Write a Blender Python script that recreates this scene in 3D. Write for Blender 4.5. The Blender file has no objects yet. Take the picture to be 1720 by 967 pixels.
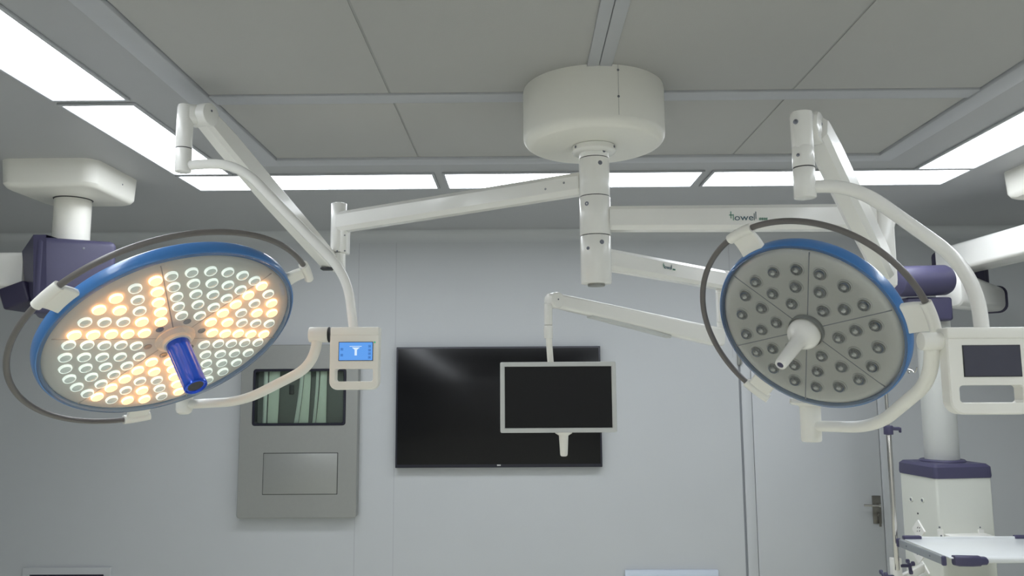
import bpy, bmesh, math, random
from mathutils import Vector as V, Matrix
random.seed(4)
PI = math.pi
S = bpy.context.scene
COL = S.collection

# ------------------------------------------------------------------ camera, light, exposure
FPX, CX, CY = 1338.0, 860.0, 483.5
CAM = V((0, 0, 1.86))
PITCH, YAW, ROLL = math.radians(6.9), math.radians(0.55), math.radians(0.35)
FWD = V((-math.sin(YAW) * math.cos(PITCH), math.cos(YAW) * math.cos(PITCH), math.sin(PITCH)))
_r = FWD.cross(V((0, 0, 1))).normalized(); _u = _r.cross(FWD)
RIGHT = _r * math.cos(ROLL) - _u * math.sin(ROLL)
UP = _u * math.cos(ROLL) + _r * math.sin(ROLL)
cd = bpy.data.cameras.new('camera'); cam = bpy.data.objects.new('camera', cd); COL.objects.link(cam)
cd.sensor_width = 36.0; cd.lens = FPX * 36.0 / 1720.0; cd.clip_start = 0.05
m3 = Matrix((RIGHT, UP, -FWD)).transposed()
cam.matrix_world = Matrix.Translation(CAM) @ m3.to_4x4()
S.camera = cam
w = bpy.data.worlds.new('world'); S.world = w; w.use_nodes = True
w.node_tree.nodes['Background'].inputs[0].default_value = (.6, .65, .7, 1)
w.node_tree.nodes['Background'].inputs[1].default_value = 0.05
S.view_settings.view_transform = 'Standard'; S.view_settings.look = 'None'
S.view_settings.gamma = 1.0; S.view_settings.use_curve_mapping = False
S.view_settings.exposure = 0.0
PANEL_LIGHT = 10.8          # emission of the ceiling light panels
WARM_LED, WHITE_LED = 2.6, 0.8

def ray(px, py): return RIGHT * ((px - CX) / FPX) - UP * ((py - CY) / FPX) + FWD
def W(px, py, y):
    d = ray(px, py); return CAM + d * (y / d.y)
def Wz(px, py, z):
    d = ray(px, py); return CAM + d * ((z - CAM.z) / d.z)

# ------------------------------------------------------------------ materials
def mat(name, col, rough=.5, metal=0., coat=0., noise=0., nscale=30., bump=0., bscale=200., spec=.5, emit=None, es=0.):
    m = bpy.data.materials.new(name); m.use_nodes = True
    nt = m.node_tree; b = nt.nodes['Principled BSDF']
    b.inputs['Base Color'].default_value = (*col, 1); b.inputs['Roughness'].default_value = rough
    b.inputs['Metallic'].default_value = metal; b.inputs['Coat Weight'].default_value = coat
    b.inputs['Coat Roughness'].default_value = .08; b.inputs['Specular IOR Level'].default_value = spec
    if emit:
        b.inputs['Emission Color'].default_value = (*emit, 1); b.inputs['Emission Strength'].default_value = es
    tc = nt.nodes.new('ShaderNodeTexCoord')
    if noise:
        n = nt.nodes.new('ShaderNodeTexNoise'); n.inputs['Scale'].default_value = nscale; n.inputs['Detail'].default_value = 4
        nt.links.new(tc.outputs['Object'], n.inputs['Vector'])
        r = nt.nodes.new('ShaderNodeMixRGB'); r.blend_type = 'MIX'
        r.inputs[1].default_value = (*[c * (1 - noise) for c in col], 1); r.inputs[2].default_value = (*[min(1, c * (1 + noise)) for c in col], 1)
        nt.links.new(n.outputs['Fac'], r.inputs[0]); nt.links.new(r.outputs[0], b.inputs['Base Color'])
    if bump:
        n = nt.nodes.new('ShaderNodeTexNoise'); n.inputs['Scale'].default_value = bscale
        nt.links.new(tc.outputs['Object'], n.inputs['Vector'])
        bp = nt.nodes.new('ShaderNodeBump'); bp.inputs['Strength'].default_value = bump; bp.inputs['Distance'].default_value = .002
        nt.links.new(n.outputs['Fac'], bp.inputs['Height']); nt.links.new(bp.outputs[0], b.inputs['Normal'])
    return m
def emis(name, col, s):
    m = bpy.data.materials.new(name); m.use_nodes = True; nt = m.node_tree; nt.nodes.clear()
    e = nt.nodes.new('ShaderNodeEmission'); o = nt.nodes.new('ShaderNodeOutputMaterial')
    e.inputs[0].default_value = (*col, 1); e.inputs[1].default_value = s; nt.links.new(e.outputs[0], o.inputs[0]); return m
def clear(name, tint, rough=.03, lo=.0, ior=1.45, haze=0., hazecol=(.8, .8, .8)):
    """thin clear plastic or glass: straight-through with a fresnel reflection"""
    m = bpy.data.materials.new(name); m.use_nodes = True; nt = m.node_tree; nt.nodes.clear()
    o = nt.nodes.new('ShaderNodeOutputMaterial'); t = nt.nodes.new('ShaderNodeBsdfTransparent'); g = nt.nodes.new('ShaderNodeBsdfGlossy')
    t.inputs[0].default_value = (*tint, 1); g.inputs['Roughness'].default_value = rough
    f = nt.nodes.new('ShaderNodeFresnel'); f.inputs[0].default_value = ior
    mx = nt.nodes.new('ShaderNodeMixShader'); nt.links.new(f.outputs[0], mx.inputs[0])
    src = t.outputs[0]
    if haze:
        d = nt.nodes.new('ShaderNodeBsdfDiffuse'); d.inputs[0].default_value = (*hazecol, 1)
        m2 = nt.nodes.new('ShaderNodeMixShader'); m2.inputs[0].default_value = haze
        nt.links.new(t.outputs[0], m2.inputs[1]); nt.links.new(d.outputs[0], m2.inputs[2]); src = m2.outputs[0]
    nt.links.new(src, mx.inputs[1]); nt.links.new(g.outputs[0], mx.inputs[2])
    nt.links.new(mx.outputs[0], o.inputs[0]); return m

M = {}
M['wall'] = mat('painted steel wall panel', (.53, .546, .562), .42, noise=.02, nscale=3, bump=.03, bscale=60)
M['wall_bounce'] = mat('white bounce wall', (.86, .85, .81), .6, noise=.02, nscale=3)  # whitened as a reflector, to bounce more light into the room
M['wall_side'] = mat('painted side wall', (.50, .52, .53), .5, noise=.02, nscale=3)
M['ceiling'] = mat('ceiling panel paint', (.435, .44, .455), .42, noise=.02, nscale=4)
M['mesh'] = mat('diffuser mesh', (.455, .452, .44), .8, noise=.03, nscale=2.5, bump=.25, bscale=500)
M['trim'] = mat('aluminium trim', (.46, .47, .495), .48, noise=.02)
M['groove'] = mat('joint sealant', (.22, .23, .25), .8, noise=.05)
M['seam'] = mat('grey seam tape', (.37, .37, .365), .7, noise=.03)
M['floor'] = mat('vinyl floor', (.86, .85, .74), .35, noise=.05, nscale=20)
M['white'] = mat('white enamel', (.88, .87, .83), .27, coat=.25, noise=.01, nscale=8)
M['white2'] = mat('white plastic', (.87, .855, .79), .38, noise=.01, nscale=8)
M['console'] = mat('cream powder coat', (.70, .71, .65), .45, noise=.01, nscale=8)
M['column_paint'] = mat('pale grey enamel', (.56, .57, .545), .35, noise=.01)
M['purple'] = mat('purple plastic', (.064, .060, .120), .45, noise=.04, bump=.1, bscale=600)
M['purple_dark'] = mat('dark purple plastic', (.03, .026, .06), .5, noise=.04)
M['rim'] = mat('blue anodised rim', (.055, .20, .50), .3, coat=.3, noise=.02)
M['blue'] = mat('blue metallic handle', (.006, .085, .72), .22, metal=.4, coat=.4, noise=.02)
M['cable'] = mat('dark rubber hoop', (.15, .138, .13), .34, noise=.05)
M['plate'] = mat('grey led plate', (.66, .64, .60), .5, noise=.02, nscale=12)
M['plate2'] = mat('grey lens plate', (.74, .72, .66), .5, noise=.02, nscale=12)
M['dark'] = mat('dark plastic', (.02, .02, .024), .4, noise=.05)
M['black_screen'] = mat('black screen', (.004, .004, .005), .2, noise=.05, spec=.28)
M['matte_screen'] = mat('matte black screen', (.006, .006, .007), .38, noise=.05, spec=.25)
M['off_screen'] = mat('unlit panel screen', (.06, .06, .085), .35, noise=.05)
M['bezel'] = mat('black bezel', (.008, .008, .02), .35, noise=.05)
M['silver'] = mat('silver plastic', (.60, .61, .60), .35, noise=.01)
M['steel'] = mat('brushed stainless', (.34, .345, .33), .42, metal=.45, noise=.03, nscale=40)
M['chrome'] = mat('chrome', (.62, .60, .57), .18, metal=1., noise=.01)
M['bronze'] = mat('old brushed lock plate', (.20, .19, .17), .35, metal=.8, noise=.05)
M['alu'] = mat('grey aluminium rail', (.36, .38, .40), .4, metal=.4, noise=.02)
M['tray'] = mat('white tray', (.80, .82, .82), .3, coat=.2, noise=.01)
M['screw'] = mat('screw steel', (.20, .21, .24), .35, metal=.8, noise=.02)
M['panel_light'] = emis('lit ceiling diffuser', (.90, .95, 1.0), PANEL_LIGHT)
M['warm'] = emis('warm led', (1.0, .74, .40), WARM_LED * .62)
M['warm_ring'] = emis('warm led edge', (1.0, .44, .16), WARM_LED * 3.2)
M['cool'] = mat('cool led glass', (.30, .32, .30), .1, coat=.5, emit=(.80, .93, .82), es=WHITE_LED * .38, noise=.01)
M['cool_ring'] = mat('cool led edge', (.7, .72, .7), .15, coat=.5, emit=(.88, 1.0, .90), es=WHITE_LED * 1.05, noise=.01)
M['lens'] = mat('unlit lens glass', (.34, .34, .325), .05, metal=1., coat=1., noise=.5, nscale=90)
M['cup'] = mat('lens seat', (.72, .70, .66), .4, noise=.01)
M['cover'] = clear('clear lamp cover', (.97, .98, .98), .05, ior=1.5, haze=.08, hazecol=(.75, .82, .9))
M['glass'] = clear('window glass', (.9, .95, .92), .03)
M['screen_blue'] = emis('blue screen', (.13, .36, .86), 1.0)
M['icon_white'] = emis('screen white', (.70, .85, 1.0), 1.0)
M['icon_dark'] = emis('screen navy', (.03, .10, .32), 1.0)
M['led_green'] = emis('green indicator', (.10, .55, .30), .8)
M['txt'] = mat('slate lettering', (.08, .14, .17), .5, noise=.02)
M['txt_green'] = mat('green lettering', (.05, .26, .17), .5, noise=.02)
M['reflect_strip'] = mat('pale green reflection', (.80, .84, .74), .6, noise=.05, nscale=6)  # colour of the strips that stand in for reflections in the window
M['reflect_strip_bright'] = mat('pale green reflection edge', (.95, 1.0, .93), .5, noise=.03)  # lighter copy, for the bright edges of those reflections
M['recess'] = mat('dark recess', (.15, .155, .145), .6, noise=.04)
M['blade'] = mat('pale board', (.62, .68, .78), .4, noise=.01)

# ------------------------------------------------------------------ mesh helpers
class MB:
    def __init__(s, mtx=None): s.v = []; s.f = []; s.mi = []; s.m = mtx
    def add(s, vs, fs, mi=0):
        o = len(s.v)
        s.v += [tuple((s.m @ V(p)) if s.m else p) for p in vs]
        s.f += [tuple(i + o for i in f) for f in fs]; s.mi += [mi] * len(fs)
        return s
def build(name, mb, mats, parent=None, smooth=38):
    me = bpy.data.meshes.new(name); me.from_pydata(mb.v, [], mb.f)
    if not isinstance(mats, (list, tuple)): mats = [mats]
    for m in mats: me.materials.append(M[m] if isinstance(m, str) else m)
    me.polygons.foreach_set('material_index', mb.mi)
    bm = bmesh.new(); bm.from_mesh(me); bmesh.ops.recalc_face_normals(bm, faces=bm.faces); bm.to_mesh(me); bm.free()
    me.polygons.foreach_set('use_smooth', [True] * len(me.polygons)); me.set_sharp_from_angle(angle=math.radians(smooth))
    o = bpy.data.objects.new(name, me); COL.objects.link(o)
    if parent: attach(o, parent)
    return o
def attach(o, parent):
    o.parent = parent
    if parent.type == 'EMPTY': o.matrix_parent_inverse = Matrix.Translation(parent.location).inverted()
def thing(name, loc, label, cat, group=None):
    o = bpy.data.objects.new(name, None); COL.objects.link(o); o.location = loc; o.empty_display_size = .05
    return tag(o, label, cat, group)
def tag(o, label, cat, group=None):
    o['label'] = label; o['category'] = cat
    if group: o['group'] = group
    return o
def struct(name, mb, m, smooth=38):
    o = build(name, mb, m, None, smooth); o['kind'] = 'structure'; return o

def frame(axis, ref=None):
    z = V(axis).normalized(); r = V(ref) if ref is not None else (V((0, 0, 1)) if abs(z.z) < .9 else V((0, 1, 0)))
    x = r.cross(z)
    if x.length < 1e-6: x = V((1, 0, 0)).cross(z)
    x.normalize(); y = z.cross(x); return x, y, z
def lathe(mb, prof, origin=(0, 0, 0), axis=(0, 0, 1), seg=40, mi=0, cap0=True, cap1=True):
    """prof: (radius, height) along axis"""
    x, y, z = frame(axis); o = V(origin); vs = []; fs = []; n = len(prof)
    for r, h in prof:
        for k in range(seg):
            a = 2 * PI * k / seg; vs.append(o + x * (r * math.cos(a)) + y * (r * math.sin(a)) + z * h)
    for i in range(n - 1):
        for k in range(seg):
            k2 = (k + 1) % seg; fs.append((i * seg + k, i * seg + k2, (i + 1) * seg + k2, (i + 1) * seg + k))
    if cap0 and prof[0][0] > 1e-6: fs.append(tuple(range(seg))[::-1])
    if cap1 and prof[-1][0] > 1e-6: fs.append(tuple((n - 1) * seg + k for k in range(seg)))
    return mb.add(vs, fs, mi)
def cyl(mb, p0, p1, r, bev=.002, seg=32, r1=None, mi=0):
    p0 = V(p0); p1 = V(p1); L = (p1 - p0).length; r1 = r if r1 is None else r1; b = min(bev, L / 3, r / 2)
    return lathe(mb, [(r - b, 0), (r - b * .3, b * .3), (r, b), (r1, L - b), (r1 - b * .3, L - b * .3), (r1 - b, L)], p0, p1 - p0, seg, mi)
def rrect(w, h, r, n=5):
    r = min(r, w / 2 - 1e-5, h / 2 - 1e-5); pts = []
    for cx, cy, a0 in ((w / 2 - r, h / 2 - r, 0), (-w / 2 + r, h / 2 - r, PI / 2), (-w / 2 + r, -h / 2 + r, PI), (w / 2 - r, -h / 2 + r, 1.5 * PI)):
        for k in range(n + 1):
            a = a0 + PI / 2 * k / n; pts.append((cx + r * math.cos(a), cy + r * math.sin(a)))
    return pts
def loft(mb, st, n=5, mi=0, caps=True):
    """st: list of (center, x, y, w, h, r)"""
    vs = []; fs = []; N = 4 * (n + 1)
    for c, x, y, w_, h_, r_ in st:
        for a, b in rrect(w_, h_, r_, n): vs.append(V(c) + V(x) * a + V(y) * b)
    for i in range(len(st) - 1):
        for k in range(N):
            k2 = (k + 1) % N; fs.append((i * N + k, i * N + k2, (i + 1) * N + k2, (i + 1) * N + k))
    if caps: fs.append(tuple(range(N))[::-1]); fs.append(tuple((len(st) - 1) * N + k for k in range(N)))
    return mb.add(vs, fs, mi)
def beam(mb, p0, p1, w0, h0, r=.02, w1=None, h1=None, e=.006, up=(0, 0, 1), mids=(), n=5):
    """rounded-rectangle bar; mids: (t, w, h, dz)"""
    p0 = V(p0); p1 = V(p1); d = p1 - p0; L = d.length; d.normalize(); x = d.cross(V(up)).normalized(); y = x.cross(d)
    w1 = w1 or w0; h1 = h1 or h0
    st = [(p0, x, y, w0 - 2 * e, h0 - 2 * e, r), (p0 + d * e * .3, x, y, w0 - .6 * e, h0 - .6 * e, r), (p0 + d * e, x, y, w0, h0, r)]
    for t, w_, h_, dz in mids: st.append((p0 + d * (L * t) + y * dz, x, y, w_, h_, r))
    st += [(p1 - d * e, x, y, w1, h1, r), (p1 - d * e * .3, x, y, w1 - .6 * e, h1 - .6 * e, r), (p1, x, y, w1 - 2 * e, h1 - 2 * e, r)]
    return loft(mb, st, n)
def rbox(mb, c, dims, b=.01, rot=None, seg=3, mi=0):
    bm = bmesh.new(); bmesh.ops.create_cube(bm, size=1)
    for v in bm.verts: v.co = V((v.co.x * dims[0], v.co.y * dims[1], v.co.z * dims[2]))
    if b > 0: bmesh.ops.bevel(bm, geom=list(bm.edges), offset=b, segments=seg, affect='EDGES', profile=.5)
    R = rot if rot is not None else Matrix.Identity(3); bm.verts.ensure_lookup_table(); bm.faces.ensure_lookup_table()
    mb.add([V(c) + R @ v.co for v in bm.verts], [tuple(v.index for v in f.verts) for f in bm.faces], mi); bm.free(); return mb
def box(mb, a, b_, bev=0, mi=0):
    a = V(a); b_ = V(b_); return rbox(mb, (a + b_) / 2, [abs(q) for q in (b_ - a)], bev, seg=2, mi=mi)
def catmull(pts, sub=8):
    P = [V(p) for p in pts]; out = []
    for i in range(len(P) - 1):
        a = P[i - 1] if i else P[0] * 2 - P[1]; b, c = P[i], P[i + 1]; d = P[i + 2] if i + 2 < len(P) else P[-1] * 2 - P[-2]
        for k in range(sub):
            t = k / sub; out.append(.5 * ((2 * b) + (c - a) * t + (2 * a - 5 * b + 4 * c - d) * t * t + (3 * b - a - 3 * c + d) * t ** 3))
    out.append(P[-1]); return out
def fillet(pts, rads, n=8):
    """polyline with rounded corners"""
    P = [V(p) for p in pts]; out = [P[0]]
    for i in range(1, len(P) - 1):
        a = (P[i - 1] - P[i]); b = (P[i + 1] - P[i]); r = rads[i - 1]; q0 = P[i] + a.normalized() * r; q1 = P[i] + b.normalized() * r
        for k in range(n + 1):
            t = k / n; out.append(q0 * (1 - t) ** 2 + P[i] * 2 * t * (1 - t) + q1 * t * t)
    out.append(P[-1]); return out
def tube(mb, pts, r, seg=20, mi=0, closed=False, caps=True):
    P = [V(p) for p in pts]; n = len(P); R = r if callable(r) else (lambda t: r); vs = []; fs = []
    T = []
    for i in range(n):
        a = P[(i - 1) % n] if closed or i else P[i]; b = P[(i + 1) % n] if closed or i < n - 1 else P[i]; T.append((b - a).normalized())
    x, y, z = frame(T[0])
    for i in range(n):
        if i:
            x = (x - T[i] * x.dot(T[i])).normalized()
        y = T[i].cross(x)
        rr = R(i / max(1, n - 1))
        for k in range(seg):
            a = 2 * PI * k / seg; vs.append(P[i] + x * (rr * math.cos(a)) + y * (rr * math.sin(a)))
    for i in range(n if closed else n - 1):
        j = (i + 1) % n
        for k in range(seg):
            k2 = (k + 1) % seg; fs.append((i * seg + k, i * seg + k2, j * seg + k2, j * seg + k))
    if caps and not closed: fs.append(tuple(range(seg))[::-1]); fs.append(tuple((n - 1) * seg + k for k in range(seg)))
    return mb.add(vs, fs, mi)
def screw(p, n, r, parent, name='screw', depth=.0015):
    mb = MB(); n = V(n).normalized(); p = V(p)
    lathe(mb, [(r, -.004), (r, depth * .6), (r * .8, depth), (r * .38, depth), (r * .3, depth * .3), (0, depth * .3)], p, n, 16)
    return build(name, mb, 'screw', parent)
def ring_line(p, axis, r, parent, name='seam_ring', h=.0018):
    mb = MB(); a = V(axis).normalized(); lathe(mb, [(r + .0006, 0), (r + .0006, h)], V(p) - a * h / 2, a, 40); return build(name, mb, 'dark', parent)

# ------------------------------------------------------------------ setting
ZC, YB = 2.908, 5.40
XL, XR, YF = -3.75, 4.05, -1.35
def slab(name, a, b, m): mb = MB(); box(mb, a, b); return struct(name, mb, m)
slab('floor', (XL - .1, YF - .1, -.1), (XR + .1, YB + .1, 0), 'floor')
slab('ceiling', (XL - .1, YF - .1, ZC), (XR + .1, YB + .1, ZC + .1), 'ceiling')
slab('wall_back', (XL - .1, YB, 0), (XR + .1, YB + .1, ZC), 'wall')
slab('wall_left', (XL - .1, YF, 0), (XL, YB, ZC), 'wall_side')
slab('wall_right', (XR, YF, 0), (XR + .1, YB, ZC), 'wall_side')
slab('wall_front', (XL - .1, YF - .1, 0), (XR + .1, YF, ZC), 'wall_bounce')  # unseen wall, set close and white for added bounce light
tn = [0]
def trim(mb, m, smooth=38):
    tn[0] += 1; return struct('trim_%d' % tn[0], mb, m, smooth)
# coved corner where the back wall meets the ceiling
mb = MB(); R_ = .075; n = 8; vs = []
for x in (XL, XR):
    for k in range(n + 1):
        a = PI / 2 * k / n; vs.append((x, YB - .001 - R_ + R_ * math.sin(a), ZC - .001 - R_ + R_ * math.cos(a)))
fs = [(k, k + 1, n + 2 + k, n + 1 + k) for k in range(n)]
o_ = len(vs); vs += [(XL, YB - .001, ZC - .001), (XR, YB - .001, ZC - .001)]
fs += [tuple(range(n + 1)) + (o_,), tuple(range(n + 1, 2 * n + 2)) + (o_ + 1,), (0, n + 1, o_ + 1, o_), (n, 2 * n + 1, o_ + 1, o_)]
mb.add(vs, fs); trim(mb, 'wall')
# wall panel joints
for px, y0, y1 in ((602, 400, 580), (665, 400, 582), (1227, 420, 590)):
    p = W(px, 500, YB); mb = MB(); box(mb, (p.x - .0025, YB - .0012, 2.03 if px == 1227 else 0), (p.x + .0025, YB, ZC - .076)); trim(mb, 'trim')
# clean-air diffuser field: border frame, cross bars, mesh panels
FX0, FX1, FY0, FY1 = -1.115, 1.65, -.35, 3.56
bw = .09
mb = MB()
for a, b in (((FX0 - bw, FY0 - bw), (FX0, FY1 + bw)), ((FX1, FY0 - bw), (FX1 + bw, FY1 + bw))): box(mb, (*a, ZC - .022), (*b, ZC + .01), .007)
for a, b in (((FX0 - .01, FY0 - bw), (FX1 + .01, FY0)), ((FX0 - .01, FY1), (FX1 + .01, FY1 + bw))): box(mb, (*a, ZC - .0218), (*b, ZC + .01), .007)
trim(mb, 'trim')
mb = MB(); box(mb, (FX0, 2.752, ZC - .016), (FX1, 2.835, ZC + .01), .004)
box(mb, (FX0, 1.10, ZC - .016), (FX1, 1.18, ZC + .01), .004); trim(mb, 'trim')
mb = MB(); box(mb, (.226, FY0, ZC - .0165), (.2645, 2.752, ZC + .01), .003); box(mb, (.2662, FY0, ZC - .0165), (.308, 2.752, ZC + .01), .003)
trim(mb, 'trim')
mb = MB(); xs = (FX0, -.46, .267, .98, FX1)
for y0, y1 in ((FY0, 1.10), (1.18, 2.752), (2.835, FY1)):
    for i in range(4):
        box(mb, (xs[i] + .004, y0 + .004, ZC - .009), (xs[i + 1] - .004, y1 - .004, ZC + .01), .001)
trim(mb, 'mesh')
mb = MB()
for y in (2.752, 1.1, FY0): box(mb, (FX0, y - .006, ZC - .005), (FX1, y + .006, ZC + .005))
for x in (FX0, FX1): box(mb, (x - .005, FY0, ZC - .005), (x + .005, FY1, ZC + .005))
box(mb, (FX0, FY1 - .005, ZC - .005), (FX1, FY1 + .005, ZC + .005))
trim(mb, 'groove')
mb = MB()
for x in xs[1:4:2]: box(mb, (x - .008, FY0, ZC - .006), (x + .008, FY1, ZC + .005))
trim(mb, 'seam')

# ceiling light panels
LP = [((-1.70, 1.52), (-1.435, 2.79), 'long white light panel at the top left corner of the photo'),
      ((-1.70, 2.85), (-1.435, 3.825), 'white light panel right behind the top left one, above the left ceiling pendant'),
      ((-1.70, 3.868), (-.435, 4.15), 'leftmost white light panel of the row along the far ceiling edge'),
      ((-.368, 3.868), (.91, 4.15), 'middle white light panel of the far row, partly hidden by the round mount column'),
      ((.975, 3.868), (2.235, 4.15), 'rightmost white light panel of the row along the far ceiling edge'),
      ((1.965, 2.85), (2.235, 3.835), 'white light panel running down the right side of the ceiling'),
      ((1.965, 1.52), (2.235, 2.79), 'white light panel nearest the camera on the right side of the ceiling'), ((-1.70, .2), (-1.435, 1.46), 'white light panel above the photographer at left'), ((1.965, .2), (2.235, 1.46), 'white light panel above the photographer at right'),
      ((-1.70, -.7), (-.435, -.43), 'white light panel behind the photographer, left of the three'), ((-.368, -.7), (.91, -.43), 'white light panel behind the photographer, middle of the three'), ((.975, -.7), (2.235, -.43), 'white light panel behind the photographer, right of the three')]
for i, (a, b, lab) in enumerate(LP):
    c = ((a[0] + b[0]) / 2, (a[1] + b[1]) / 2, ZC)
    t = thing('ceiling_light', c, lab, 'ceiling light', 'flat light panels around the clean-air field')
    mb = MB(); box(mb, (*a, ZC - .006), (*b, ZC - .002)); build('diffuser', mb, 'panel_light', t)
    mb = MB(); f = .014
    box(mb, (a[0] - f, a[1] - f, ZC - .010), (b[0] + f, a[1], ZC), .002); box(mb, (a[0] - f, b[1], ZC - .010), (b[0] + f, b[1] + f, ZC), .002)
    box(mb, (a[0] - f, a[1], ZC - .010), (a[0], b[1], ZC), .002); box(mb, (b[0], a[1], ZC - .010), (b[0] + f, b[1], ZC), .002)
    build('frame', mb, 'trim', t)

# door in the back wall
dx0, dx1, dz = 1.545, 2.375, 2.0
mb = MB()
box(mb, (1.478, YB - .014, 0), (dx0, YB, dz + .045), .004); box(mb, (dx1 + .004, YB - .014, 0), (2.44, YB, dz + .045), .004); box(mb, (1.478, YB - .014, dz + .004), (2.44, YB, dz + .045), .004)
trim(mb, 'wall')
mb = MB(); box(mb, (1.466, YB - .003, 0), (1.478, YB, dz + .05)); trim(mb, 'groove')
mb = MB(); box(mb, (dx0 + .003, YB - .010, .005), (dx1, YB, dz), .002); door = struct('door_1', mb, 'wall')
hp = W(1471.5, 855, YB); mb = MB(); rbox(mb, (hp.x, YB - .013, hp.z), (.055, .008, .178), .002); build('lock_plate', mb, 'bronze', door)
mb = MB(); cyl(mb, (hp.x + .004, YB - .012, hp.z + .03), (hp.x + .004, YB - .055, hp.z + .03), .010)
tube(mb, fillet([(hp.x + .004, YB - .052, hp.z + .03), (hp.x - .03, YB - .056, hp.z + .032), (hp.x - .098, YB - .052, hp.z + .034)], [.02]), .007, 12); build('door_handle', mb, 'chrome', door)
mb = MB(); cyl(mb, (hp.x + .008, YB - .012, hp.z - .03), (hp.x + .008, YB - .03, hp.z - .03), .011); box(mb, (hp.x + .006, YB - .036, hp.z - .105), (hp.x + .011, YB - .028, hp.z - .03), .001)
rbox(mb, (hp.x + .009, YB - .032, hp.z - .095), (.016, .004, .022), .002); build('key', mb, 'bronze', door)
mb = MB(); hz = W(1240, 603, YB); box(mb, (hz.x - .008, YB - .03, hz.z - .04), (hz.x + .004, YB, hz.z + .04), .003); cyl(mb, (hz.x + .012, YB - .022, hz.z - .035), (hz.x + .012, YB - .022, hz.z + .035), .007); build('hinge', mb, 'steel', door)

# ------------------------------------------------------------------ wall things
# stainless film-viewer / cabinet panel
p0, p1 = W(412, 580, YB - .01), W(601, 867, YB - .01)
t = thing('wall_cabinet', ((p0.x + p1.x) / 2, YB, p1.z), 'tall brushed steel wall panel with a dark glass window and a square plate below', 'wall cabinet')
def plate_hole(mb, c, w_, h_, r, hc, hw, hh, hr, y0, y1, mi=0, N=96):
    """xz-plane plate with one rounded hole; c, hc = (x,z)"""
    def ray_rr(W_, H_, R_, ox, oz, a):
        pts = rrect(W_, H_, R_, 8); dx, dz_ = math.cos(a), math.sin(a); best = None
        for i in range(len(pts)):
            x1, z1 = pts[i][0] - ox, pts[i][1] - oz; x2, z2 = pts[(i + 1) % len(pts)][0] - ox, pts[(i + 1) % len(pts)][1] - oz
            ex, ez = x2 - x1, z2 - z1; det = dx * ez - dz_ * ex
            if abs(det) < 1e-12: continue
            t_ = (x1 * ez - z1 * ex) / det; s_ = (x1 * dz_ - z1 * dx) / det
            if t_ > 0 and -1e-9 <= s_ <= 1 + 1e-9: best = t_ if best is None else max(best, t_)
        return ox + dx * best, oz + dz_ * best
    ox, oz = hc[0] - c[0], hc[1] - c[1]
    angs = set(2 * PI * k / N for k in range(N))
    for W_, H_, qx, qz in ((w_, h_, ox, oz), (hw, hh, 0, 0)):
        R_ = r if W_ == w_ else hr
        for a_, b_ in rrect(W_, H_, R_, 6): angs.add(math.atan2(b_ - qz, a_ - qx) % (2 * PI))
    angs = sorted(angs); n = len(angs); A = [ray_rr(w_, h_, r, ox, oz, a) for a in angs]; B = [ray_rr(hw, hh, hr, 0, 0, a) for a in angs]
    A = [(x + c[0], z + c[1]) for x, z in A]; B = [(x + hc[0], z + hc[1]) for x, z in B]
    e = min(.003, abs(y1 - y0) / 4)
    def shr(P, q, f): return [(x + (q[0] - x) * f, z + (q[1] - z) * f) for x, z in P]
    rings = [(A, y1), (A, y0 + e), (shr(A, c, e / (w_ / 2)), y0), (shr(B, hc, -e / (hw / 2)), y0), (B, y0 + e), (B, y1)]
    vs = []; fs = []
    for P, y in rings: vs += [(x, y, z) for x, z in P]
    m_ = len(rings)
    for i in range(m_):
        j = (i + 1) % m_
        for k in range(n):
            k2 = (k + 1) % n; fs.append((i * n + k, i * n + k2, j * n + k2, j * n + k))
    return mb.add(vs, fs, mi)
wc = W(506, 666.5, YB - .02); wa, wb = W(430, 620, YB - .02), W(582, 713, YB - .02)
cc = ((p0.x + p1.x) / 2, (p0.z + p1.z) / 2)
mb = MB(); plate_hole(mb, cc, p1.x - p0.x, p0.z - p1.z, .018, (wc.x, wc.z), wb.x - wa.x, wa.z - wb.z, .018, YB - .07, YB - .001); body = build('body', mb, 'steel', t, 25)
mb = MB(); plate_hole(mb, (wc.x, wc.z), wb.x - wa.x + .002, wa.z - wb.z + .002, .018, (wc.x, wc.z), wb.x - wa.x - .03, wa.z - wb.z - .03, .012, YB - .074, YB - .004); build('window_frame', mb, 'bezel', body, 25)
mb = MB(); box(mb, (wa.x, YB - .008, wb.z), (wb.x, YB - .002, wa.z)); build('window_backing', mb, 'recess', body)
mb = MB(); box(mb, (wa.x + .012, YB - .068, wb.z + .012), (wb.x - .012, YB - .065, wa.z - .012)); build('window_glass', mb, 'glass', body)
for (a0, a1, b0, b1) in ((443, 450, 443, 449), (452, 470, 451, 468), (504, 510, 495, 502), (511, 522, 503, 519), (531, 536, 526, 531), (538, 549, 532, 549)):  # made-up strips behind the glass, in place of its green reflections
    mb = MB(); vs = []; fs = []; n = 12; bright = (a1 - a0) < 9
    for k in range(n + 1):
        tt = k / n; zt = wa.z - .004 + (wb.z - wa.z + .008) * tt
        for xx, dy in ((a0 + (b0 - a0) * tt ** 1.6, 0), ((a0 + a1) / 2 + ((b0 + b1) / 2 - (a0 + a1) / 2) * tt ** 1.6, -.014), (a1 + (b1 - a1) * tt ** 1.6, 0)):
            vs.append((W(xx, 660, YB - .02).x, YB - .026 + dy, zt))
    for k in range(n):
        for j in range(2): fs.append((k * 3 + j, k * 3 + j + 1, k * 3 + j + 4, k * 3 + j + 3))
    m2 = len(vs); vs += [(x, y + .003, z) for x, y, z in vs]; fs += [tuple(i + m2 for i in f)[::-1] for f in fs]
    mb.add(vs, fs); s_ = build('green_reflection', mb, 'reflect_strip_bright' if bright else 'reflect_strip', body, 80)
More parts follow.
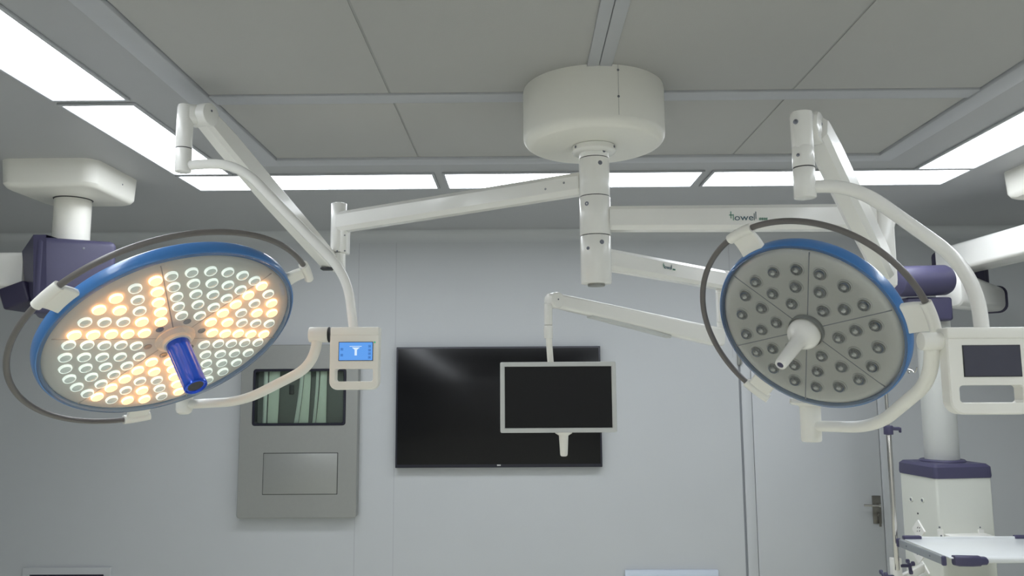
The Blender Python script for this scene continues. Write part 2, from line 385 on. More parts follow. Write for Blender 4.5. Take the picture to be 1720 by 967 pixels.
mb = MB(); a, b = W(486, 646, YB - .02), W(493, 662, YB - .02); box(mb, (a.x, YB - .022, b.z), (b.x, YB - .009, a.z), .002); build('switch', mb, 'dark', body)
a, b = W(443.5, 761.5, YB - .07), W(565.5, 829, YB - .07)
mb = MB(); box(mb, (a.x - .004, YB - .0712, b.z - .004), (b.x + .004, YB - .066, a.z + .004), .001); build('door_gap', mb, 'dark', t)
mb = MB(); box(mb, (a.x, YB - .076, b.z), (b.x, YB - .066, a.z), .002); build('door_plate', mb, 'steel', t)

# big wall television
a, b = W(666, 583, YB - .05), W(1012, 784, YB - .05)
t = thing('television', ((a.x + b.x) / 2, YB, b.z), 'large black flat television mounted on the back wall', 'television')
mb = MB(); box(mb, (a.x, YB - .052, b.z), (b.x, YB - .012, a.z), .003); build('body', mb, 'bezel', t)
mb = MB(); box(mb, (a.x + .012, YB - .0545, b.z + .022), (b.x - .012, YB - .05, a.z - .012), .001); build('screen', mb, 'black_screen', t)
mb = MB(); box(mb, ((a.x + b.x) / 2 - .3, YB - .012, b.z + .2), ((a.x + b.x) / 2 + .3, YB - .0005, a.z - .2), .002); build('wall_bracket', mb, 'dark', t)
lg = W(838, 781, YB - .052); mb = MB(); box(mb, (lg.x - .012, YB - .0545, lg.z - .004), (lg.x + .012, YB - .0515, lg.z + .004), .0005); build('logo', mb, 'silver', t)

# framed opening at lower left and pale board at lower right
a, b = W(38, 953, YB - .02), W(186, 953, YB - .02)
t = thing('wall_grille', ((a.x + b.x) / 2, YB, .36), 'white framed dark grille low on the back wall at the bottom left corner', 'wall grille')
mb = MB(); plate_hole(mb, ((a.x + b.x) / 2, .52), b.x - a.x, a.z * 2 - 1.04, .004, ((a.x + b.x) / 2, .52), b.x - a.x - .09, a.z * 2 - 1.04 - .09, .003, YB - .022, YB); build('frame', mb, 'wall', t)
mb = MB()
for k in range(12): rbox(mb, ((a.x + b.x) / 2, YB - .010, a.z - .052 - k * .024), (b.x - a.x - .088, .003, .019), .0008, Matrix.Rotation(.6, 3, 'X'))
build('louvre', mb, 'purple_dark', t)
a, b = W(1050, 958, YB - .03), W(1207, 958, YB - .03)
t = thing('wall_box', ((a.x + b.x) / 2, YB, .3), 'pale blue-white box low on the back wall, cut off by the bottom edge', 'wall box')
mb = MB(); box(mb, (a.x, YB - .03, .30), (b.x, YB, a.z), .004); build('body', mb, 'blade', t)
mb = MB(); box(mb, (a.x + .02, YB - .034, .32), (b.x - .02, YB - .028, a.z - .02), .002); build('cover', mb, 'blade', t)

# ------------------------------------------------------------------ round ceiling mount with the shared column
PX, PY = .267, 2.75
t = thing('ceiling_mount', (PX, PY, ZC), 'large round cream ceiling mount with a long white segmented column', 'ceiling mount')
mb = MB(); Rm = .25; zb = 2.695
prof = [(Rm - .012, ZC - .0), (Rm - .002, ZC - .006), (Rm, ZC - .02)] + [(Rm - .035 + .035 * math.cos(a * PI / 12), zb + .035 - .035 * math.sin(a * PI / 12)) for a in range(0, 7)] + [(.06, zb)]
lathe(mb, [(r, h) for r, h in prof][::-1], (PX, PY, 0), (0, 0, 1), 96); can = build('canopy', mb, 'white2', t)
mb = MB(); a_ = math.radians(-76)
for k in range(1):
    x_, y_ = PX + (Rm + .0004) * math.cos(a_), PY + (Rm + .0004) * math.sin(a_); rbox(mb, (x_, y_, ZC - .095), (.0010, .0006, .17), 0, Matrix.Rotation(a_ + PI / 2, 3, 'Z'))
build('cover_joint', mb, 'seam', can)
for z_ in (2.88, 2.79): screw((PX + Rm * math.cos(a_), PY + Rm * math.sin(a_), z_), (math.cos(a_), math.sin(a_), 0), .004, can)
mb = MB(); lathe(mb, [(.066, 2.668), (.074, 2.671), (.078, 2.676), (.078, 2.692), (.074, 2.696)], (PX, PY, 0), (0, 0, 1), 48); build('flange', mb, 'white', t)
for an in (150, 210, 330): 
    a2 = math.radians(an); screw((PX + .078 * math.cos(a2), PY + .078 * math.sin(a2), 2.684), (math.cos(a2), math.sin(a2), 0), .005, t)
zs = [2.70, W(1000, 261, 2.70).z, W(1000, 326, 2.70).z, W(1000, 392, 2.70).z, W(1000, 474, 2.70).z]
rr = (.0525, .0535, .0545, .0535)
for i in range(4):
    mb = MB(); cyl(mb, (PX, PY, zs[i + 1] + .0008), (PX, PY, zs[i] - .0008), rr[i], .0022 if i < 3 else .004, 56); build('column_section', mb, 'white', t)
    if i: ring_line((PX, PY, zs[i]), (0, 0, 1), rr[i] - .002, t, h=.003)
mb = MB(); cyl(mb, (PX, PY, zs[4] + .002), (PX, PY, zs[4] - .008), .030, .002); build('bottom_cap', mb, 'steel', t)
for px, py in ((1015, 252), (1008, 273), (986, 341), (1011, 406), (988, 416)):
    p = W(px, py, 2.70); dx = max(-.05, min(.05, p.x - PX)); dy = -math.sqrt(.0535 ** 2 - dx * dx); screw((PX + dx, PY + dy, p.z), (dx, dy, 0), .0078 if py != 252 and py != 416 else .006, t)

# ------------------------------------------------------------------ lettering
def text_mb(mb, s, size, mtx, depth=.0006, mi=0):
    cu = bpy.data.curves.new('t', 'FONT'); cu.body = s; cu.size = size; cu.extrude = depth; cu.resolution_u = 3
    o = bpy.data.objects.new('t', cu); COL.objects.link(o); bpy.context.view_layer.update()
    me = bpy.data.meshes.new_from_object(o.evaluated_get(bpy.context.evaluated_depsgraph_get()))
    wmax = max(v.co.x for v in me.vertices)
    mb.add([mtx @ v.co for v in me.vertices], [tuple(p.vertices) for p in me.polygons], mi)
    bpy.data.objects.remove(o); bpy.data.curves.remove(cu); bpy.data.meshes.remove(me); return wmax
def logo(origin, xdir, ydir, h, parent):
    """maker's lettering: green plus-shaped H, slate 'owell' with a raised last l, tiny green script"""
    x = V(xdir).normalized(); y = V(ydir).normalized(); z = x.cross(y); mt = Matrix.Translation(V(origin)) @ Matrix((x, y, z)).transposed().to_4x4()
    g = MB(mt); s = MB(mt); b = lambda q, x0, y0, x1, y1: box(q, (x0 * h, y0 * h, -.0006), (x1 * h, y1 * h, .0006))
    b(g, .24, .32, .34, 1.42); b(g, 0, .80, .62, .90); b(g, .60, 0, .70, .98)
    wd = text_mb(s, 'owe', h * 1.42, Matrix.Translation((.78 * h, 0, 0)) @ Matrix.Diagonal((1.22, 1, 1, 1)), .0006)
    xe = .78 + wd * 1.22 / h
    b(s, xe + .10, -.02, xe + .20, 1.08); b(s, xe + .36, .22, xe + .46, 1.36)
    q = xe + .9
    for k in range(4):
        X = q + k * .34
        b(g, X, .02, X + .06, .36)
        b(g, X + .09, .30, X + .28, .36); b(g, X + .09, .15, X + .28, .20); b(g, X + .09, .0, X + .28, .05)
        b(g, X + .16, .0, X + .21, .40)
    build('letter_h', g, 'txt_green', parent); build('lettering', s, 'txt', parent)

def knuckle(mb, c, axis, r, half): cyl(mb, V(c) - V(axis).normalized() * half, V(c) + V(axis).normalized() * half, r, .006, 40)

# ------------------------------------------------------------------ control panel builder
def control_panel(cx, cz, y, w_, h_, parent, lit, yaw=0):
    """front face at depth y, centre cx,cz"""
    mb = MB(); hole_h = h_ * .20; hc = (cx, cz - h_ * .5 + hole_h / 2 + h_ * .135)
    plate_hole(mb, (cx, cz), w_, h_, w_ * .17, hc, w_ * .76, hole_h, w_ * .045, y, y + .036, 0)
    body = build('control_panel', mb, 'white2', parent, 30)
    mb = MB(); box(mb, (cx - w_ / 2 + .001, y - .004, cz + h_ * .375), (cx + w_ / 2 - .001, y + .05, cz + h_ * .5 + .002), .005); build('top_housing', mb, 'white2', body)
    sx, sz = cx + (0.03 * w_), cz + h_ * .117; sw, sh = w_ * .70, w_ * .385
    mb = MB(); box(mb, (sx - sw / 2, y - .0016, sz - sh / 2), (sx + sw / 2, y + .003, sz + sh / 2), .0004); build('screen_bezel', mb, 'dark', body)
    mb = MB(); f = .002; box(mb, (sx - sw / 2 + f, y - .0022, sz - sh / 2 + f), (sx + sw / 2 - f, y + .002, sz + sh / 2 - f)); scr = build('screen', mb, 'screen_blue' if lit else 'off_screen', body)
    if lit:
        yy = y - .0028; u = sw
        mb = MB()
        q = lambda x0, z0, x1, z1: box(mb, (sx + x0 * u, yy, sz + z0 * u), (sx + x1 * u, yy + .0006, sz + z1 * u))
        q(-.18, .135, .17, .15); q(-.03, -.12, .035, .05)
        mb.add([(sx + a * u, yy + dy, sz + b_ * u) for dy in (0, .0006) for a, b_ in ((-.11, .11), (.12, .11), (.035, .04), (-.03, .04))], [(0, 1, 2, 3), (4, 5, 6, 7), (0, 1, 5, 4), (2, 3, 7, 6), (1, 2, 6, 5), (3, 0, 4, 7)])
        build('lamp_icon', mb, 'icon_white', body)
        for ix, iz in ((-.40, .06), (-.40, -.11), (.40, .14), (.40, .03), (.40, -.07), (.40, -.18)):
            mb = MB(); s_ = .034; X, Z = sx + ix * u, sz + iz * u
            for a0, b0, a1, b1 in ((-1, .75, 1, 1), (-1, -1, 1, -.75), (-1, -1, -.75, 1), (.75, -1, 1, 1), (-.4, -.4, .4, .4)):
                box(mb, (X + a0 * s_ * u, yy, Z + b0 * s_ * u), (X + a1 * s_ * u, yy + .0006, Z + b1 * s_ * u))
            build('screen_icon', mb, 'icon_dark', body)
        mb = MB(); cyl(mb, (sx + sw / 2 + .005, y + .002, sz + sh / 2 - .002), (sx + sw / 2 + .005, y - .001, sz + sh / 2 - .002), .003, .0005, 12); build('indicator', mb, 'led_green', body)
    return body

# ------------------------------------------------------------------ lamp head builder
def disc_matrix(c, nx, ny):
    n = V((nx, ny, -math.sqrt(1 - nx * nx - ny * ny))); z = -n; x = V((0, 1, 0)).cross(z).normalized(); y = z.cross(x)
    return Matrix.Translation(c) @ Matrix((x, y, z)).transposed().to_4x4()
def P2(r, deg, z=0): a = math.radians(deg); return V((r * math.cos(a), r * math.sin(a), z))
def lamp_head(c, nx, ny, R, Rh, parent, platem, seam0, zpl, hoop, clamps, hub_r):
    mt = disc_matrix(c, nx, ny)
    mb = MB(mt)     # back shell
    lathe(mb, [(R * .12, .085), (R * .3, .083), (R * .6, .068), (R * .85, .046), (R * .955, .030), (R * .965, .012)], seg=96, cap1=False)
    head = build('light_head', mb, 'white2', parent)
    mb = MB(mt)     # blue rim band
    prof = [(R * .965, .024), (R * .985, .025), (R * .998, .018), (R, .006), (R * .997, -.006), (R * .985, -.014), (R * .955, -.017), (R * .945, -.012), (R * .945, .016), (R * .965, .024)]
    lathe(mb, prof, seg=128, cap0=False, cap1=False); build('rim', mb, 'rim', head)
    mb = MB(mt)     # plate
    lathe(mb, [(R * .955, .010), (R * .945, zpl + .012), (R * .90, zpl + .001), (R * .86, zpl), (hub_r, zpl), (hub_r, zpl + .02)], seg=96, cap0=False, cap1=False); build('lens_plate', mb, platem, head)
    for k in range(6):
        mb = MB(mt); a = seam0 + 60 * k; p, q = P2(hub_r, a, zpl - .0003), P2(R * .925, a, zpl - .0003); s = P2(1, a + 90) * .0014
        mb.add([p - s, p + s, q + s, q - s] + [v + V((0, 0, .002)) for v in (p - s, p + s, q + s, q - s)], [(0, 1, 2, 3), (4, 5, 6, 7), (0, 1, 5, 4), (1, 2, 6, 5), (2, 3, 7, 6), (3, 0, 4, 7)]); build('sector_groove', mb, 'groove' if platem == 'plate2' or k % 3 == 0 else 'seam', head)
    mb = MB(mt)     # clear cover
    zc_ = zpl - .016
    lathe(mb, [(R * .985, -.008)] + [(R * (.80 + .18 * math.sin(a * PI / 20)), -.010 + (zc_ + .008) * math.cos(a * PI / 20)) for a in range(9, -1, -1)] + [(R * .5, zc_ - .005), (hub_r + .004, zc_ - .007)], seg=128, cap0=False, cap1=False); build('cover', mb, 'cover', head)
    # hand hoop with its clamps
    h0, h1 = hoop; n = 90
    mb = MB(mt); tube(mb, [P2(Rh, h0 + (h1 - h0) * i / n) for i in range(n + 1)], .0085, 16); build('hoop', mb, 'cable', parent)
    for a, sgn, w_ in clamps:
        mb = MB(mt); da = math.degrees(.042 / Rh)
        tube(mb, [P2(Rh, a - da + 2 * da * i / 10) for i in range(11)], .0145, 18)
        st = []
        for i in range(7):
            rr_ = R * .97 + (Rh - .006 - R * .97) * i / 6; ww = w_ * (1.0 - .0 * i)
            st.append((P2(rr_, a, .004 * math.sin(i / 6 * PI)), P2(1, a + 90), V((0, 0, 1)), ww, .020 - .0012 * i, .006))
        loft(mb, st); build('hoop_clamp', mb, 'white2', parent)
    return head, mt
def local_ang(mt, px, py, off=0):
    inv = mt.inverted(); o = inv @ CAM; d = inv.to_3x3() @ ray(px, py); t = (off - o.z) / d.z; p = o + d * t; return p.length, math.degrees(math.atan2(p.y, p.x))

# ------------------------------------------------------------------ LEFT LAMP
t = thing('surgical_light', (PX, PY, 2.56), 'lit surgical lamp with warm and white LEDs, blue rim and blue handle, on the left', 'surgical light')
zA = 2.567; jL = W(569, 383, 3.40); jx, jy = jL.x, jL.y
dr = (V((jx, jy, zA)) - V((PX, PY, zA))).normalized()
mb = MB(); beam(mb, V((PX, PY, zA)) + dr * .045, V((jx, jy, zA - .004)) - dr * .01, .066, .080, .017, .070, .088, .008, n=1); armL = build('extension_arm', mb, 'white', t, 30)
mb = MB(); box(mb, (0, 0, 0), (.0001, .0001, .0001)); 
sd = V((-dr.y, dr.x, 0)); sd = sd if sd.y < 0 else -sd
for px, py in ((926, 306), (957, 300)):
    p = W(px, py, 2.72); screw(V((p.x, PY + (p.x - PX) * dr.y / dr.x, p.z)) + sd * .0325, sd, .004, armL)
mb = MB(); cyl(mb, (jx, jy, W(569, 424, 3.4).z), (jx, jy, W(569, 342, 3.4).z), .034, .003, 40); build('elbow_joint', mb, 'white', t)
a = W(577, 405, 3.37); mb = MB(); box(mb, (a.x - .014, 3.362, W(577, 424, 3.37).z), (a.x + .014, 3.44, W(577, 372, 3.37).z), .006); cvr = build('joint_cover', mb, 'white', t)
for px, py in ((579, 395), (579, 421), (566, 421)): screw((W(px, py, 3.362).x, 3.3625 if px > 570 else 3.366, W(px, py, 3.362).z), (0, -1, 0), .0035, t)
mb = MB(); cyl(mb, (jx + .004, jy, W(578, 456, 3.4).z), (jx + .004, jy, W(578, 425, 3.4).z - .001), .028, .002, 32); build('lower_joint', mb, 'white', t)
hA = V((W(341, 194, 2.63).x, 2.63, W(341, 194, 2.63).z)); hB = W(556, 442, 3.40)
dA = (hB - hA).normalized(); ax = V((dA.y, -dA.x, 0)).normalized()
mb = MB(); beam(mb, hA, hB, .062, .072, .013, .064, .078, .006, n=1, mids=((.15, .066, .086, 0), (.5, .066, .090, -.003), (.85, .066, .084, 0))); build('spring_arm', mb, 'white', t, 30)
e1 = W(551, 459, 3.38); mb = MB(); rbox(mb, hB - dA * .03 - V((0, 0, .042)), (.05, .05, .008), .002); build('end_cap', mb, 'dark', t)
mb = MB(); knuckle(mb, hA, ax, .040, .036); kn = build('knuckle', mb, 'white', t); screw(hA + ax * .036 + V((0, 0, .012)), ax, .004, kn)
Hc = W(311, 200, 2.60); hz0, hz1, hz2 = W(311, 289, 2.60).z, W(311, 249.5, 2.60).z, W(311, 176, 2.60).z
mb = MB(); cyl(mb, (Hc.x, 2.6, hz1), (Hc.x, 2.6, hz2 - .012), .0265, .002, 36); 
lathe(mb, [(.0265, hz2 - .013), (.024, hz2 - .003), (.015, hz2 + .002), (0, hz2 + .003)], (Hc.x, 2.6, 0), (0, 0, 1), 36)
beam(mb, (Hc.x, 2.6, hA.z - .004), hA, .05, .068, .02); hp_ = build('head_post', mb, 'white', t, 40)
for px, py in ((304, 184), (303, 229)): screw((W(px, py, 2.575).x, 2.576, W(px, py, 2.575).z), (-.25, -1, 0), .004, hp_)
mb = MB(); cyl(mb, (Hc.x, 2.6, hz0), (Hc.x, 2.6, hz1 - .001), .0265, .003, 36); build('swivel_sleeve', mb, 'white', t)
ring_line((Hc.x, 2.6, hz1), (0, 0, 1), .0258, t)
pp = [W(311, 278, 2.60), W(385, 276, 2.61), W(436, 318, 2.63), W(567, 447, 2.68), W(593, 478, 2.69), W(594, 552, 2.69)]
mb = MB(); tube(mb, fillet([pp[0], W(398, 272, 2.615), W(583, 462, 2.69), pp[-1]], [.10, .09], 14), .0165, 24); build('yoke_tube', mb, 'white', t)
pc = W(595, 602, 2.665); pw = 83 / 1338 * 2.665; ph = 104 / 1338 * 2.665
control_panel(pc.x, pc.z, 2.665, pw, ph, t, True)
a = W(537, 562, 2.69); b = W(553, 562, 2.69)
mb = MB(); cyl(mb, (W(520, 562, 2.69).x, 2.69, a.z), (b.x - .002, 2.69, a.z), .026, .002, 36); build('panel_hinge', mb, 'white2', t)
mb = MB(); cyl(mb, (b.x - .0012, 2.69, a.z), (b.x + .0008, 2.69, a.z), .0262, .0005, 36); build('hinge_gap', mb, 'dark', t)
mb = MB(); tube(mb, fillet([W(533, 562, 2.69), W(530, 612, 2.69), W(408, 674, 2.74), W(310, 679, 2.78)], [.085, .08], 14), lambda q: .0178 - .002 * q, 24); build('lower_yoke', mb, 'white2', t)
pv = W(310, 672, 2.78)
mb = MB(); lathe(mb, [(0, -.049), (.014, -.048), (.024, -.042), (.0275, -.032), (.0285, .03), (.0285, .055)], (pv.x, pv.y, pv.z), (0, 0, 1), 32); build('pivot_post', mb, 'white2', t)
CL = V((-1.043, 2.385, 2.017)); CL = W(291, 560.6, 2.385)
head, mt = lamp_head(CL, .512, -.338, .375, .433, t, 'plate', -62.3, -.018, (13, -219), ((13.5, 1, .05), (-101.5, 1, .085), (139.5, 1, .07)), .055)
# bracket from the head to the pivot
mb = MB(); q = mt @ P2(.34, 119, .03); beam(mb, q, V((pv.x, pv.y, pv.z + .03)), .05, .03, .012); build('pivot_bracket', mb, 'white2', t)
rows = (.111, .156, .202, .249, .298); sp = (15, 21, 23, 25, 26)
def led_mesh(name, mats, R0):
    mb = MB()
    k0 = .97 if mats[0] == 'warm' else .86
    lathe(mb, [(R0 + .0016, 0.002), (R0 + .0012, -.0050), (R0, -.0068), (R0 * k0, -.0066)], seg=20, mi=1, cap0=False, cap1=False)
    lathe(mb, [(R0 * k0, -.0066), (R0 * .6, -.0086), (R0 * .3, -.0098), (0, -.0102)], seg=20, mi=0, cap0=False, cap1=False)
    o = build(name, mb, mats, None, 60); return o
warm_pos, cool_pos = [], []
for k in range(6):
    ctr = -92.3 + 60 * k
    for ri in range(5):
        kk = ri + 1
        for j in range(kk + 1):
            pos = P2(rows[ri], ctr - sp[ri] + 2 * sp[ri] * j / kk, -.018)
            warm = False
            if k in (0, 2, 4):
                warm = j in (0, kk) or (ri, j) in ((1, 1), (3, 2), (4, 2), (4, 3))
            (warm_pos if warm else cool_pos).append((pos, k))
cool_pos.sort(key=lambda q: q[1] == 1 and 0 or (1 if q[1] != 3 else 2)); 
cool_pos.sort(key=lambda q: (mt @ q[0]).y)
wl = led_mesh('led_lens', ['warm', 'warm_ring'], .0160); cl = led_mesh('led_lens', ['cool', 'cool_ring'], .0165)
def put(src, pos, first):
    o = src if first else src.copy()
    if not first: COL.objects.link(o)
    o.parent = head; o.matrix_basis = mt @ Matrix.Translation(pos); return o
for i, (p, k) in enumerate(warm_pos): put(wl, p, i == 0)['label'] = 'glowing warm LED lens'
nfar = len(cool_pos) - (100 - len(warm_pos))
for i, (p, k) in enumerate(cool_pos[:-nfar]): put(cl, p, i == 0)['label'] = 'pale white LED lens'
mb = MB(mt)
for p, k in cool_pos[-nfar:]:
    for v_, f_, mi_ in [([p + v.co for v in cl.data.vertices], [tuple(q.vertices) for q in cl.data.polygons], [q.material_index for q in cl.data.polygons])]:
        o0 = len(mb.v); mb.v += [tuple(mt @ v) for v in v_]; mb.f += [tuple(i + o0 for i in f) for f in f_]; mb.mi += mi_
o = build('led_lens_field', mb, ['cool', 'cool_ring'], head, 60); o['kind'] = 'stuff'; o['label'] = 'pale white LED lenses at the far edge'
mb = MB(mt); lathe(mb, [(.060, -.010), (.058, -.022), (.050, -.026), (.042, -.030), (.040, -.040), (.036, -.042)], seg=48, cap0=False); build('hub', mb, 'plate', head)
for k in range(6):
    mb = MB(mt); p = P2(.078, -92 + 60 * k + 2, 0); lathe(mb, [(.0115, -.0172), (.0115, -.0192), (.009, -.0195), (.006, -.0188), (0, -.0188)], origin=p, seg=18, cap0=False); build('hub_screw', mb, 'screw', head)
mb = MB(mt); n = 40; r0 = .0345
hd = -1
prof = [(r0 * .93, -.050), (r0, -.054), (r0, -.075)]
lathe(mb, [(r0 * .93, -.036), (r0, -.040), (r0 * 1.0, -.060)], seg=48, cap1=False)
# fluted grip
vs = []; fs = []; segs = 96; zz = [-.060, -.066, -.10, -.13, -.16, -.185, -.196]
for iz, z_ in enumerate(zz):
    for k in range(segs):
        a = 2 * PI * k / segs; amp = .0012 if 0 < iz < 5 else 0; rr_ = r0 * (1.0 - .02 * iz / 6) + amp * math.cos(a * 12) - amp; vs.append((rr_ * math.cos(a), rr_ * math.sin(a), z_))
for i in range(len(zz) - 1):
    for k in range(segs):
        k2 = (k + 1) % segs; fs.append((i * segs + k, i * segs + k2, (i + 1) * segs + k2, (i + 1) * segs + k))
mb.add(vs, fs); lathe(mb, [(r0 * .98, -.196), (r0 * .96, -.201), (r0 * .88, -.203), (r0 * .80, -.198), (0, -.197)], seg=48, cap0=False); hl = build('sterile_handle', mb, 'blue', head)
mb = MB(mt); lathe(mb, [(r0 * .79, -.1975), (r0 * .5, -.1982), (0, -.1984)], seg=32, cap0=False); build('handle_cap', mb, 'dark', head)

# ------------------------------------------------------------------ RIGHT LAMP
t = thing('surgical_light', (PX, PY, 2.43), 'unlit surgical lamp with round lenses, blue rim and white handle, on the right', 'surgical light')
zB = 2.433; xe = W(1490, 370, 2.76).x
mb = MB(); beam(mb, (PX + .045, PY, zB), (xe + .01, PY, zB - .002), .074, .084, .014, .074, .090, .008, n=1); armR = build('extension_arm', mb, 'white', t, 30)
lo = W(1225, 370, PY - .038); logo((lo.x, PY - .0378, lo.z), (1, 0, 0), (0, 0, 1), .0222, armR)
x0_, x1_ = W(1474, 420, 2.72).x, W(1504, 420, 2.72).x
mb = MB()
ztop, zbot = W(1490, 342, 2.71).z, W(1490, 484, 2.71).z
loft(mb, [((( x0_ + x1_) / 2, PY, z_), (1, 0, 0), (0, 1, 0), (x1_ - x0_) * f_, .088 * f_, .014) for z_, f_ in ((ztop, .86), (ztop - .004, .97), (ztop - .01, 1), (zbot + .03, 1), (zbot + .012, .96), (zbot, .7))]); build('elbow_joint', mb, 'white', t, 30)
a = W(1470, 396, 2.70); mb = MB(); box(mb, (a.x - .004, PY - .046, a.z - .016), (a.x + .010, PY - .040, a.z + .016), .002); build('joint_cover', mb, 'steel', t)
hA = W(1371, 216, 2.02); hB = W(1486, 452, 2.70); dA = (hB - hA).normalized(); ax = V((dA.y, -dA.x, 0)).normalized()
mb = MB(); beam(mb, hA, hB, .058, .070, .013, .062, .080, .006, n=1, mids=((.15, .062, .084, 0), (.5, .064, .090, -.003), (.85, .064, .086, 0))); build('spring_arm', mb, 'white', t, 30)
mb = MB(); knuckle(mb, hA, ax, .043, .014); kn = build('knuckle', mb, 'white', t); screw(hA + ax * .014 + V((0, 0, .01)), ax, .004, kn)
yH = 2.0; Hc = W(1349, 260, yH); hz0, hz1, hz2 = W(1351, 333, yH).z, W(1351, 282, yH).z, W(1346, 188, yH).z
mb = MB(); cyl(mb, (Hc.x, yH, hz1), (Hc.x, yH, hz1 + .055), .0275, .002, 36); loft(mb, [((Hc.x, yH, z_), (1, 0, 0), (0, 1, 0), w_, w_, .018) for z_, w_ in ((hz1 + .05, .05), (hz2 - .012, .053), (hz2 - .003, .050), (hz2, .042))])
beam(mb, (Hc.x, yH, hA.z - .002), hA, .046, .066, .02); hp_ = build('head_post', mb, 'white', t, 40)
for px, py, r_ in ((1336.5, 204, .006), (1340.5, 260, .004)): screw((W(px, py, yH - .026).x, yH - .0262, W(px, py, yH - .026).z), (-.1, -1, 0), r_, hp_)
mb = MB(); cyl(mb, (Hc.x, yH, hz0), (Hc.x, yH, hz1 - .001), .0275, .003, 36); build('swivel_sleeve', mb, 'white', t); ring_line((Hc.x, yH, hz1), (0, 0, 1), .0268, t)
mb = MB(); tube(mb, fillet([W(1352, 316, yH), W(1426, 304, 1.98), W(1638, 455, 1.91), W(1649, 552, 1.90)], [.10, .11], 14), .0168, 28); build('yoke_tube', mb, 'white', t)
yP = 1.875; sc = yP / 1338; pw = 137 * sc; pxl = W(1592, 620, yP).x; ph = 143 * sc; pz = W(1650, 620, yP).z
control_panel(pxl + pw / 2 + .002, pz - .004, yP, pw, ph, t, False)
a = W(1566, 573, 1.905)
mb = MB(); cyl(mb, (W(1546, 573, 1.905).x, 1.905, a.z), (W(1590, 573, 1.905).x, 1.905, a.z), .0215, .002, 36); build('panel_hinge', mb, 'white2', t)
mb = MB(); xg = W(1590, 573, 1.905).x; cyl(mb, (xg - .001, 1.905, a.z), (xg + .004, 1.905, a.z), .0225, .0005, 36); build('hinge_gap', mb, 'dark', t)
pvR = W(1362, 712, 2.50)
mb = MB(); tube(mb, fillet([W(1566, 573, 1.905), W(1563, 640, 1.99), W(1470, 718, 2.28), W(1364, 715, 2.50)], [.075, .10], 14), lambda q: .0178 - .0015 * q, 26); build('lower_yoke', mb, 'white2', t)
mb = MB(); lathe(mb, [(.024, -.054), (.029, -.052), (.031, -.046), (.031, .05), (.034, .056), (.054, .060), (.060, .066), (.058, .078)], (pvR.x, pvR.y, pvR.z), (0, 0, 1), 40); build('pivot_post', mb, 'white2', t)
CR = W(1359.5, 548.6, 2.252)
head, mt = lamp_head(CR, -.62, -.556, .27, .33, t, 'plate2', -133.3, -.016, (-66, -284), ((-65, 1, .085), (-171, 1, .075), (75.5, 1, .07)), .046)
mb = MB(); q = mt @ P2(.245, 44, .035); beam(mb, q, V((pvR.x, pvR.y, pvR.z + .068)), .06, .025, .01); build('pivot_bracket', mb, 'white2', t)
mb = MB()
lathe(mb, [(.0215, .001), (.0205, -.003), (.018, -.0035), (.0172, -.001)], seg=24, mi=1, cap0=False, cap1=False)
lathe(mb, [(.0168 * math.cos(a * PI / 16), -.001 - .0165 * math.sin(a * PI / 16)) for a in range(0, 9)], seg=24, mi=0, cap0=False, cap1=False)
ln = build('lens', mb, ['lens', 'cup'], None, 60); first = True
for k in range(6):
    ctr = -163.5 + 60 * k
    for ri, (r_, s_) in enumerate(((.088, 0), (.138, 16), (.193, 20.5))):
        for j in range(ri + 1):
            an = ctr if ri == 0 else ctr - s_ + 2 * s_ * j / ri
            o = put(ln, P2(r_, an, -.0162), first); first = False
mb = MB(mt); lathe(mb, [(.050, -.012), (.050, -.026), (.046, -.030)], seg=48, cap0=False, cap1=False); build('hub_ring', mb, 'steel', head)
mb = MB(mt); lathe(mb, [(.044, -.022), (.0455, -.030), (.045, -.046), (.040, -.058), (.032, -.066), (.0245, -.074), (.0205, -.084), (.0195, -.10), (.0178, -.16), (.0165, -.190), (.0148, -.196), (.0095, -.199), (.0088, -.196)], seg=48); hub = build('sterile_handle', mb, 'white', head)
mb = MB(mt); lathe(mb, [(.0088, -.1962), (.005, -.198), (0, -.1985)], seg=24, cap0=False); build('handle_tip', mb, 'purple', head)

# ------------------------------------------------------------------ MONITOR ARM
t = thing('articulated_boom', (PX, PY, 2.29), 'white articulated arm with a gas spring section carrying the small monitor', 'monitor arm')
zM = 2.296; jM = W(1216, 500, 3.40); dr = (V((jM.x, jM.y, zM)) - V((PX, PY, zM))).normalized()
mb = MB(); beam(mb, V((PX, PY, zM)) + dr * .045, V((jM.x, jM.y, zM)), .064, .074, .013, .066, .080, .008, n=1); am = build('extension_arm', mb, 'white', t, 30)
sd = V((dr.y, -dr.x, 0)); lp = W(1114, 459, 3.1); s_ = (lp.x - PX) / dr.x
# solve for where the lettering starts along the visible side of the arm
best = min((abs((lambda P: (lambda v: CX + FPX * v.dot(RIGHT) / v.dot(FWD))(P - CAM))(V((PX, PY, zM)) + dr * (q / 200) + sd * .033) - 1113.5), q) for q in range(20, 200))[1] / 200
logo(V((PX, PY, zM - .002)) + dr * best + sd * .0345, dr, (0, 0, 1), .0145, am)
mb = MB(); cyl(mb, (jM.x, jM.y, W(1214, 552, 3.4).z), (jM.x, jM.y, W(1214, 456, 3.4).z), .034, .003, 36); box(mb, (jM.x - .036, jM.y - .04, W(1214, 540, 3.36).z), (jM.x - .002, jM.y, W(1214, 490, 3.36).z), .004); ej = build('elbow_joint', mb, 'white', t)
for py in (507, 533): screw((jM.x - .018, jM.y - .040, W(1212, py, 3.36).z), (0, -1, 0), .0035, ej)
kA = W(931, 504.5, 2.97); kB = W(1212, 566, 3.40)
dA = (kB - kA).normalized(); ax = V((dA.y, -dA.x, 0)).normalized()
